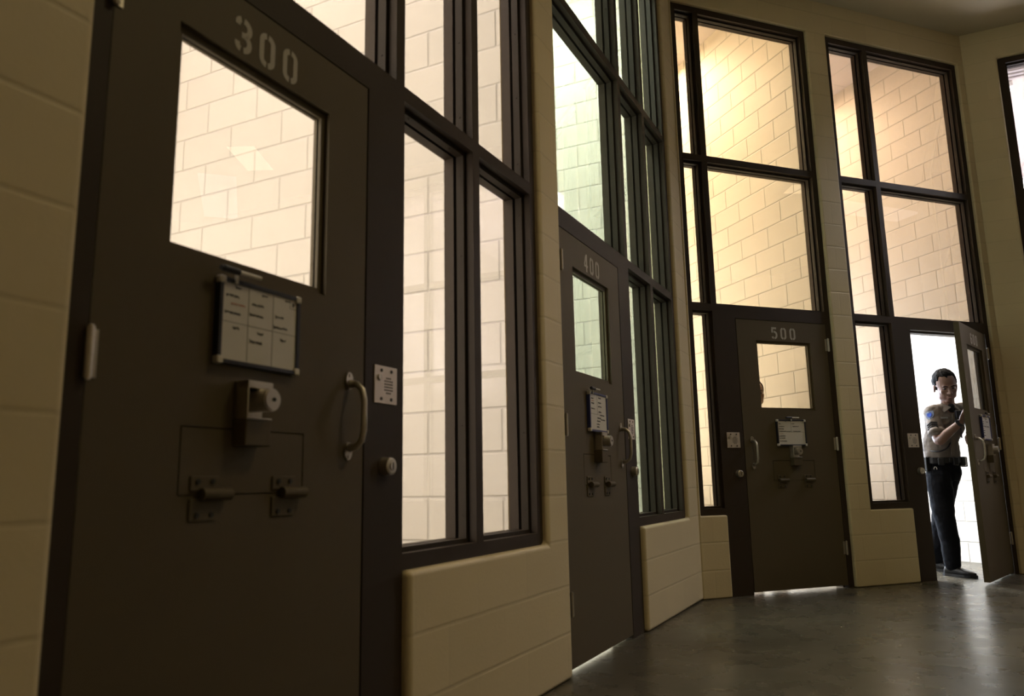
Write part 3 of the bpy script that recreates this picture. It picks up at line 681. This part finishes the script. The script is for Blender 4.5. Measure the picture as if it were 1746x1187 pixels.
def officer(B, az):
    mw = Matrix.Translation(B) @ Matrix.Rotation(az - PI/2, 4, 'Z')
    f = Vector((.52, -.85, 0)).normalized(); r = Vector((-f.y, f.x, 0))*-1      # f: chest direction, r: his right side
    r = Vector((f.y, -f.x, 0)); Z = Vector((0, 0, 1))
    # ---- body in one surface: legs, trunk, neck, head, arms and hands
    bm = BM()
    hipc = Vector((-.060, .02, .95)); chc = Vector((-.012, .0, 1.30)); nk = Vector((.028, -.02, 1.49))
    RA = dict(sh=Vector((-.098, -.075, 1.435)), el=Vector((-.070, -.22, 1.175)), wr=Vector((.110, -.33, 1.318)))
    LA = dict(sh=Vector((.175, .09, 1.45)), el=Vector((.245, .15, 1.25)), wr=Vector((.170, -.06, 1.20)))
    vloft(bm, [(hipc-Z*.12, r*.11, f*.085), (hipc, r*.13, f*.095), (hipc+Z*.15, r*.125, f*.09), (chc, r*.15, f*.10), (chc+Z*.12, r*.15, f*.09), (nk-Z*.02, r*.07, f*.06)])
    limb(bm, [nk-Z*.05, nk+Z*.03-f*.0, nk+Z*.10+f*.01], [.070, .062, .062])
    H = head(bm, Vector((.030, -.060, 1.668)), math.radians(17), math.radians(19), math.radians(-5), 1.17)
    for A in (RA, LA): limb(bm, [A['sh'], (A['sh']+A['el'])/2, A['el'], (A['el']*.6+A['wr']*.4), A['wr']], [.052, .045, .041, .041, .027])
    fingers(bm, RA['wr'], (.36, -.02, .92), (.95, -.25, -.3), -1, .15)
    fingers(bm, LA['wr'], (-.30, -.90, -.25), (.9, -.3, 0), 1, .45)
    hR = Vector((-.105, -.03, .90)); kR = Vector((-.098, -.055, .52)); aR = Vector((-.072, -.05, .085))
    hL = Vector((-.030, .07, .90)); kL = Vector((-.120, .20, .52)); aL = Vector((-.200, .345, .085))
    for a, b, c in ((hR, kR, aR), (hL, kL, aL)): limb(bm, [a, (a+b)/2, b, (b+c)/2, c], [.085, .075, .055, .05, .038])
    root = remesh(obj('person', bm, M_SKIN, mw=mw), .0055, 3)
    tag(root, 'uniformed officer in tan short sleeved shirt leaning through the open doorway, pushing the door', 'person')
    face_parts(root, H, M_HAIR)
    bm = BM(); limb(bm, [nk+f*.040-Z*.035, nk+f*.046-Z*.012], [.040, .036]); obj('undershirt', bm, M_TEE, root, smooth=True)
    # ---- shirt
    bm = BM()
    vloft(bm, [(hipc+Z*.045, r*.150, f*.118), (hipc+Z*.12, r*.158, f*.128), (hipc+Z*.22, r*.156, f*.122), (chc-Z*.02, r*.172, f*.122), (chc+Z*.10, r*.176, f*.112),
               (chc+Z*.165, r*.140, f*.090), (nk+Z*.0, r*.072, f*.064)], 28)
    d = (RA['el']-RA['sh']).normalized(); limb(bm, [RA['sh']+r*-.02+Z*.012, RA['sh']+d*.10, RA['sh']+d*.205], [.068, .069, .067])
    ball(bm, RA['sh']+Z*.0, .072)
    for A in (RA, LA): limb(bm, [nk-Z*.035, (nk-Z*.045+A['sh']+Z*.03)/2, A['sh']+Z*.012], [.058, .060, .062])
    d2 = (LA['el']-LA['sh']).normalized(); limb(bm, [LA['sh'], LA['sh']+d2*.10, LA['sh']+d2*.18], [.066, .066, .066])
    sh = remesh(obj('shirt', bm, M_SHIRT, root), .006, 3); wrinkle(sh, .016, .06)
    # sleeve hem, collar, placket, pocket, badges
    bm = BM(); e = RA['sh']+d*.225; a_ = d.orthogonal().normalized(); b_ = d.cross(a_)
    vloft(bm, [(e-d*.03, a_*.072, b_*.072), (e+d*.01, a_*.074, b_*.074)], 24); obj('sleeve_hem', bm, M_SHIRT, sh, smooth=True)
    for s, nm in ((1, 'collar'), (-1, 'collar')):
        bm = BM(); p0 = nk + r*s*.060 + f*.012 + Z*.028; p1 = nk + r*s*.014 + f*.078 - Z*.018; p2 = nk + r*s*.075 + f*.070 - Z*.062; p3 = nk + r*s*.085 + f*.005 - Z*.012
        vs = [bm.verts.new(p) for p in (p0, p1, p2, p3)]; bm.faces.new(vs)
        o = obj(nm, bm, M_SHIRT, sh); so = o.modifiers.new('s', 'SOLIDIFY'); so.thickness = .007
    bm = BM(); vloft(bm, [(nk-f*.005+Z*.028, r*.064, f*.058), (nk-f*.01-Z*.02, r*.078, f*.068)], 24); obj('collar_band', bm, M_SHIRT, sh, smooth=True)
    pf = lambda rr, z, out=.0: chc + (nk-chc)*((z-chc.z)/(nk.z-chc.z))*.6 + Z*(z - chc.z - (nk.z-chc.z)*((z-chc.z)/(nk.z-chc.z))*.6) + r*rr + f*(math.sqrt(max(0, 1-(rr/.176)**2))*.122+out)
    bm = BM(); P = [pf(-.002, z, .006 if z > 1.2 else .010) for z in (1.05, 1.15, 1.25, 1.35, 1.41)]
    for a, b in zip(P, P[1:]):
        q_ = [bm.verts.new(x) for x in (a-r*.016, a+r*.016, b+r*.016, b-r*.016)]; bm.faces.new(q_)
    o = obj('placket', bm, M_SHIRT, sh); so = o.modifiers.new('s', 'SOLIDIFY'); so.thickness = .006
    for s in (1, -1):
        bm = BM(); q_ = [bm.verts.new(pf(s*x, z, .008)) for x, z in ((.035, 1.365), (.125, 1.365), (.125, 1.335), (.080, 1.318), (.035, 1.335))]; bm.faces.new(q_)
        o = obj('pocket_flap', bm, M_SHIRT, sh); so = o.modifiers.new('s', 'SOLIDIFY'); so.thickness = .006
    bm = BM(); c_ = pf(.080, 1.380, .010)
    q_ = [bm.verts.new(c_ + r*x + Z*z) for x, z in ((-.033, -.007), (.033, -.007), (.033, .007), (-.033, .007))]; bm.faces.new(q_)
    o = obj('name_bar', bm, M_TAG, root); so = o.modifiers.new('s', 'SOLIDIFY'); so.thickness = .005
    # shoulder patch and sergeant chevrons on the right sleeve, facing outward
    out = (r*.55 + f*.45 + Vector((-.1, -.3, 0))).normalized(); ax = d; sd = out.cross(ax).normalized()
    def onsleeve(u, v, lift=.073): return RA['sh'] + ax*u + (out*math.cos(v/.072) + sd*math.sin(v/.072))*lift
    def panel(nm, pts, m_, lift, par):
        bm = BM(); vs = [bm.verts.new(onsleeve(u, v, lift)) for u, v in pts]; bm.faces.new(vs)
        o = obj(nm, bm, m_, par); so = o.modifiers.new('s', 'SOLIDIFY'); so.thickness = .003; so.offset = 0; return o
    pt = panel('shoulder_patch', [(-.005, -.034), (-.012, 0), (-.005, .034), (.035, .036), (.058, .024), (.072, 0), (.058, -.024), (.035, -.036)], M_PATCH, .078, sh)
    panel('patch_emblem', [(.008, -.016), (.008, .016), (.03, .02), (.05, .008), (.05, -.008), (.03, -.02)], M_PATCHB, .081, sh)
    for i in range(3):
        u = .098+.022*i
        panel('chevron', [(u+.022, -.044), (u, 0), (u+.022, .044), (u+.036, .044), (u+.014, 0), (u+.036, -.044)], M_CHEV, .080, sh)
    # radio microphone with its cord
    bm = BM(); c_ = nk - Z*.085 + f*.125 + r*-.015
    box(bm, -.028, .028, -.016, .016, -.042, .036, Matrix.Translation(c_) @ Matrix.Rotation(math.atan2(f.y, f.x)+PI/2, 4, 'Z')); mc = obj('radio_microphone', bm, M_BLK, root, bev=.008, seg=3)
    bm = BM(); tube(bm, [c_-Z*.04, c_-Z*.09+r*.0+f*.006, c_-Z*.16+f*.010, c_-Z*.21+f*.006], .006, 8); obj('cord', bm, M_BLK, mc)
    bm = BM(); P = [hipc+Z*.155 + r*.152 - f*.02, hipc+Z*.135 + r*.12 + f*.10, hipc+Z*.14 + r*.075 + f*.132, hipc+Z*.165 + r*.03 + f*.142, hipc+Z*.205 + r*.0 + f*.148]; limb(bm, P, [.007]*5, 8); obj('radio_cord', bm, M_BLK, root)
    # wrist watch
    dw = (RA['wr']-RA['el']).normalized(); u_ = dw.orthogonal().normalized(); v_ = dw.cross(u_)
    bm = BM(); wc = RA['wr'] - dw*.005; vloft(bm, [(wc-dw*.012, u_*.034, v_*.034), (wc+dw*.012, u_*.034, v_*.034)], 24); box(bm, -.014, .014, -.006, .006, -.014, .014, Matrix.Translation(wc + Vector((-.02, -.034, .012)))); obj('wrist_watch', bm, M_BLK, root, bev=.002)
    # ---- trousers
    bm = BM()
    vloft(bm, [(hipc-Z*.13, r*.120, f*.10), (hipc-Z*.06, r*.150, f*.118), (hipc+Z*.03, r*.152, f*.118), (hipc+Z*.075, r*.142, f*.110)], 28)
    limb(bm, [hR-Z*.02, (hR+kR)/2, kR, (kR+aR)/2+Vector((.01, 0, 0)), aR+Z*.02], [.108, .102, .088, .078, .070], 20)
    limb(bm, [hL-Z*.02, (hL+kL)/2, kL, (kL+aL)/2, aL+Z*.03], [.105, .095, .082, .074, .064], 20)
    tr = remesh(obj('trousers', bm, M_PANTS, root), .007, 2); wrinkle(tr, .022, .11)
    # ---- duty belt with pouches
    bm = BM(); n_ = 40
    for k in range(n_):
        a0, a1 = 2*PI*k/n_, 2*PI*(k+1)/n_
        pp = lambda a, k_, z: hipc + r*math.cos(a)*.160*k_ + f*math.sin(a)*.126*k_ + Z*z
        q_ = [bm.verts.new(x) for x in (pp(a0, 1, .03), pp(a1, 1, .03), pp(a1, 1, .082), pp(a0, 1, .082))]; bm.faces.new(q_)
    bmesh.ops.remove_doubles(bm, verts=bm.verts, dist=1e-5)
    bt = obj('duty_belt', bm, M_LEATH, root); so = bt.modifiers.new('s', 'SOLIDIFY'); so.thickness = .012; so.offset = 1
    def pouch(nm, ang, w_, h_, dz, dep):
        a = math.radians(ang); c_ = hipc + r*math.cos(a)*.175 + f*math.sin(a)*.142 + Z*(.055+dz); nn = (r*math.cos(a)/.16 + f*math.sin(a)/.126).normalized()
        b2 = BM(); box(b2, -w_/2, w_/2, -dep/2, dep/2, -h_/2, h_/2, Matrix.Translation(c_) @ Matrix.Rotation(math.atan2(nn.y, nn.x)-PI/2, 4, 'Z')); obj(nm, b2, M_LEATH, bt, bev=.008, seg=3)
    pouch('pouch', 100, .05, .07, -.01, .035); pouch('pouch', 140, .06, .08, -.01, .045); pouch('pouch', 165, .06, .09, -.015, .055); pouch('pouch', 60, .05, .065, -.01, .03)
    pouch('radio_holder', 12, .06, .13, -.03, .05); pouch('buckle', 90, .045, .045, 0, .012)
    bm = BM(); c_ = hipc + r*.125 + f*.085 + Z*-.02; tube(bm, [c_+Vector((.012*math.cos(t), 0, .02*math.sin(t))) for t in [i*PI/6 for i in range(13)]], .0025, 6); obj('key_ring', bm, M_STEEL, bt)
    # ---- shoes
    def shoe(a, yawd, nm='shoe'):
        t = Vector((math.cos(yawd), math.sin(yawd), 0)); s = Vector((-t.y, t.x, 0))
        c_ = Vector((a.x, a.y, 0)); b2 = BM()
        vloft(b2, [(c_-t*.078+Z*.035, s*.026, Z*.026), (c_-t*.06+Z*.048, s*.036, Z*.044), (c_-t*.01+Z*.056, s*.040, Z*.052), (c_+t*.05+Z*.045, s*.043, Z*.040), (c_+t*.11+Z*.035, s*.048, Z*.030), (c_+t*.16+Z*.030, s*.042, Z*.024), (c_+t*.195+Z*.026, s*.020, Z*.016)], 18)
        limb(b2, [c_+Z*.06-t*.01, c_+Z*.10-t*.01], [.042, .040])
        o = remesh(obj(nm, b2, M_SHOE, root), .0045, 3)
        b2 = BM(); ol = [(-.088, .024), (-.06, .036), (0, .036), (.06, .043), (.12, .049), (.17, .042), (.203, .016)]
        top = [c_+t*x+s*y for x, y in ol] + [c_+t*x-s*y for x, y in ol[::-1]]
        lo = [b2.verts.new(p+Z*.001) for p in top]; hi_ = [b2.verts.new(p+Z*.022) for p in top]
        b2.faces.new(lo); b2.faces.new(hi_)
        for i in range(len(lo)): b2.faces.new((lo[i], lo[(i+1)%len(lo)], hi_[(i+1)%len(lo)], hi_[i]))
        obj('sole', b2, M_LEATH, o)
    shoe(aR, math.radians(-32)); shoe(aL+Vector((.0, .0, 0)), math.radians(-22))
    return root
Bp = Vector((3.93, 7.05, 0)); officer(Bp, math.atan2(Bp.y, Bp.x))

def inmate(pos, yaw):
    mw = Matrix.Translation(pos) @ Matrix.Rotation(yaw, 4, 'Z'); Z = Vector((0, 0, 1)); r = Vector((-1, 0, 0)); f = Vector((0, -1, 0))
    bm = BM()
    vloft(bm, [((0, 0, .82), r*.11, f*.09), ((0, 0, .95), r*.13, f*.10), ((0, 0, 1.1), r*.12, f*.09), ((0, 0, 1.3), r*.15, f*.10), ((0, 0, 1.4), r*.15, f*.08), ((0, .01, 1.45), r*.07, f*.06)])
    limb(bm, [(0, .015, 1.40), (0, .01, 1.50), (0, 0, 1.55)], [.06, .055, .055])
    H = head(bm, Vector((0, -.01, 1.610)), 0, 0, 0)
    for s in (1, -1):
        limb(bm, [(s*.17, .0, 1.38), (s*.21, .02, 1.10), (s*.22, -.04, .86)], [.048, .04, .027])
        fingers(bm, (s*.22, -.04, .86), (0, -.1, -1), (-s, 0, 0), s, .3)
        limb(bm, [(s*.09, 0, .88), (s*.10, -.01, .47), (s*.10, .02, .085)], [.085, .055, .038])
        limb(bm, [(s*.10, .03, .04), (s*.105, -.06, .035), (s*.11, -.14, .028)], [.036, .036, .024])
    root = remesh(obj('person', bm, M_SKIN2, mw=mw), .006, 3)
    tag(root, 'dark haired man glimpsed at the left edge of the pane in door 500', 'person')
    face_parts(root, H, M_HAIR)
    bm = BM()
    vloft(bm, [((0, 0, .86), r*.155, f*.125), ((0, 0, 1.0), r*.155, f*.125), ((0, 0, 1.25), r*.17, f*.125), ((0, 0, 1.38), r*.18, f*.11), ((0, .005, 1.44), r*.13, f*.085), ((0, .01, 1.475), r*.066, f*.064)], 28)
    for s in (1, -1): limb(bm, [(s*.155, .0, 1.375), (s*.195, .01, 1.22), (s*.205, .01, 1.15)], [.065, .066, .066])
    wrinkle(remesh(obj('shirt', bm, M_SHIRT2, root), .008, 3), .015, .07)
    bm = BM(); vloft(bm, [((0, 0, .80), r*.13, f*.11), ((0, 0, .9), r*.150, f*.12), ((0, 0, .98), r*.145, f*.115)], 24)
    for s in (1, -1): limb(bm, [(s*.085, 0, .86), (s*.10, -.01, .47), (s*.10, .02, .10)], [.10, .085, .07])
    wrinkle(remesh(obj('trousers', bm, M_SHIRT2, root), .009, 3), .02, .08)
    return root
inmate(Vector((2.13, 6.80, 0)), math.radians(3))
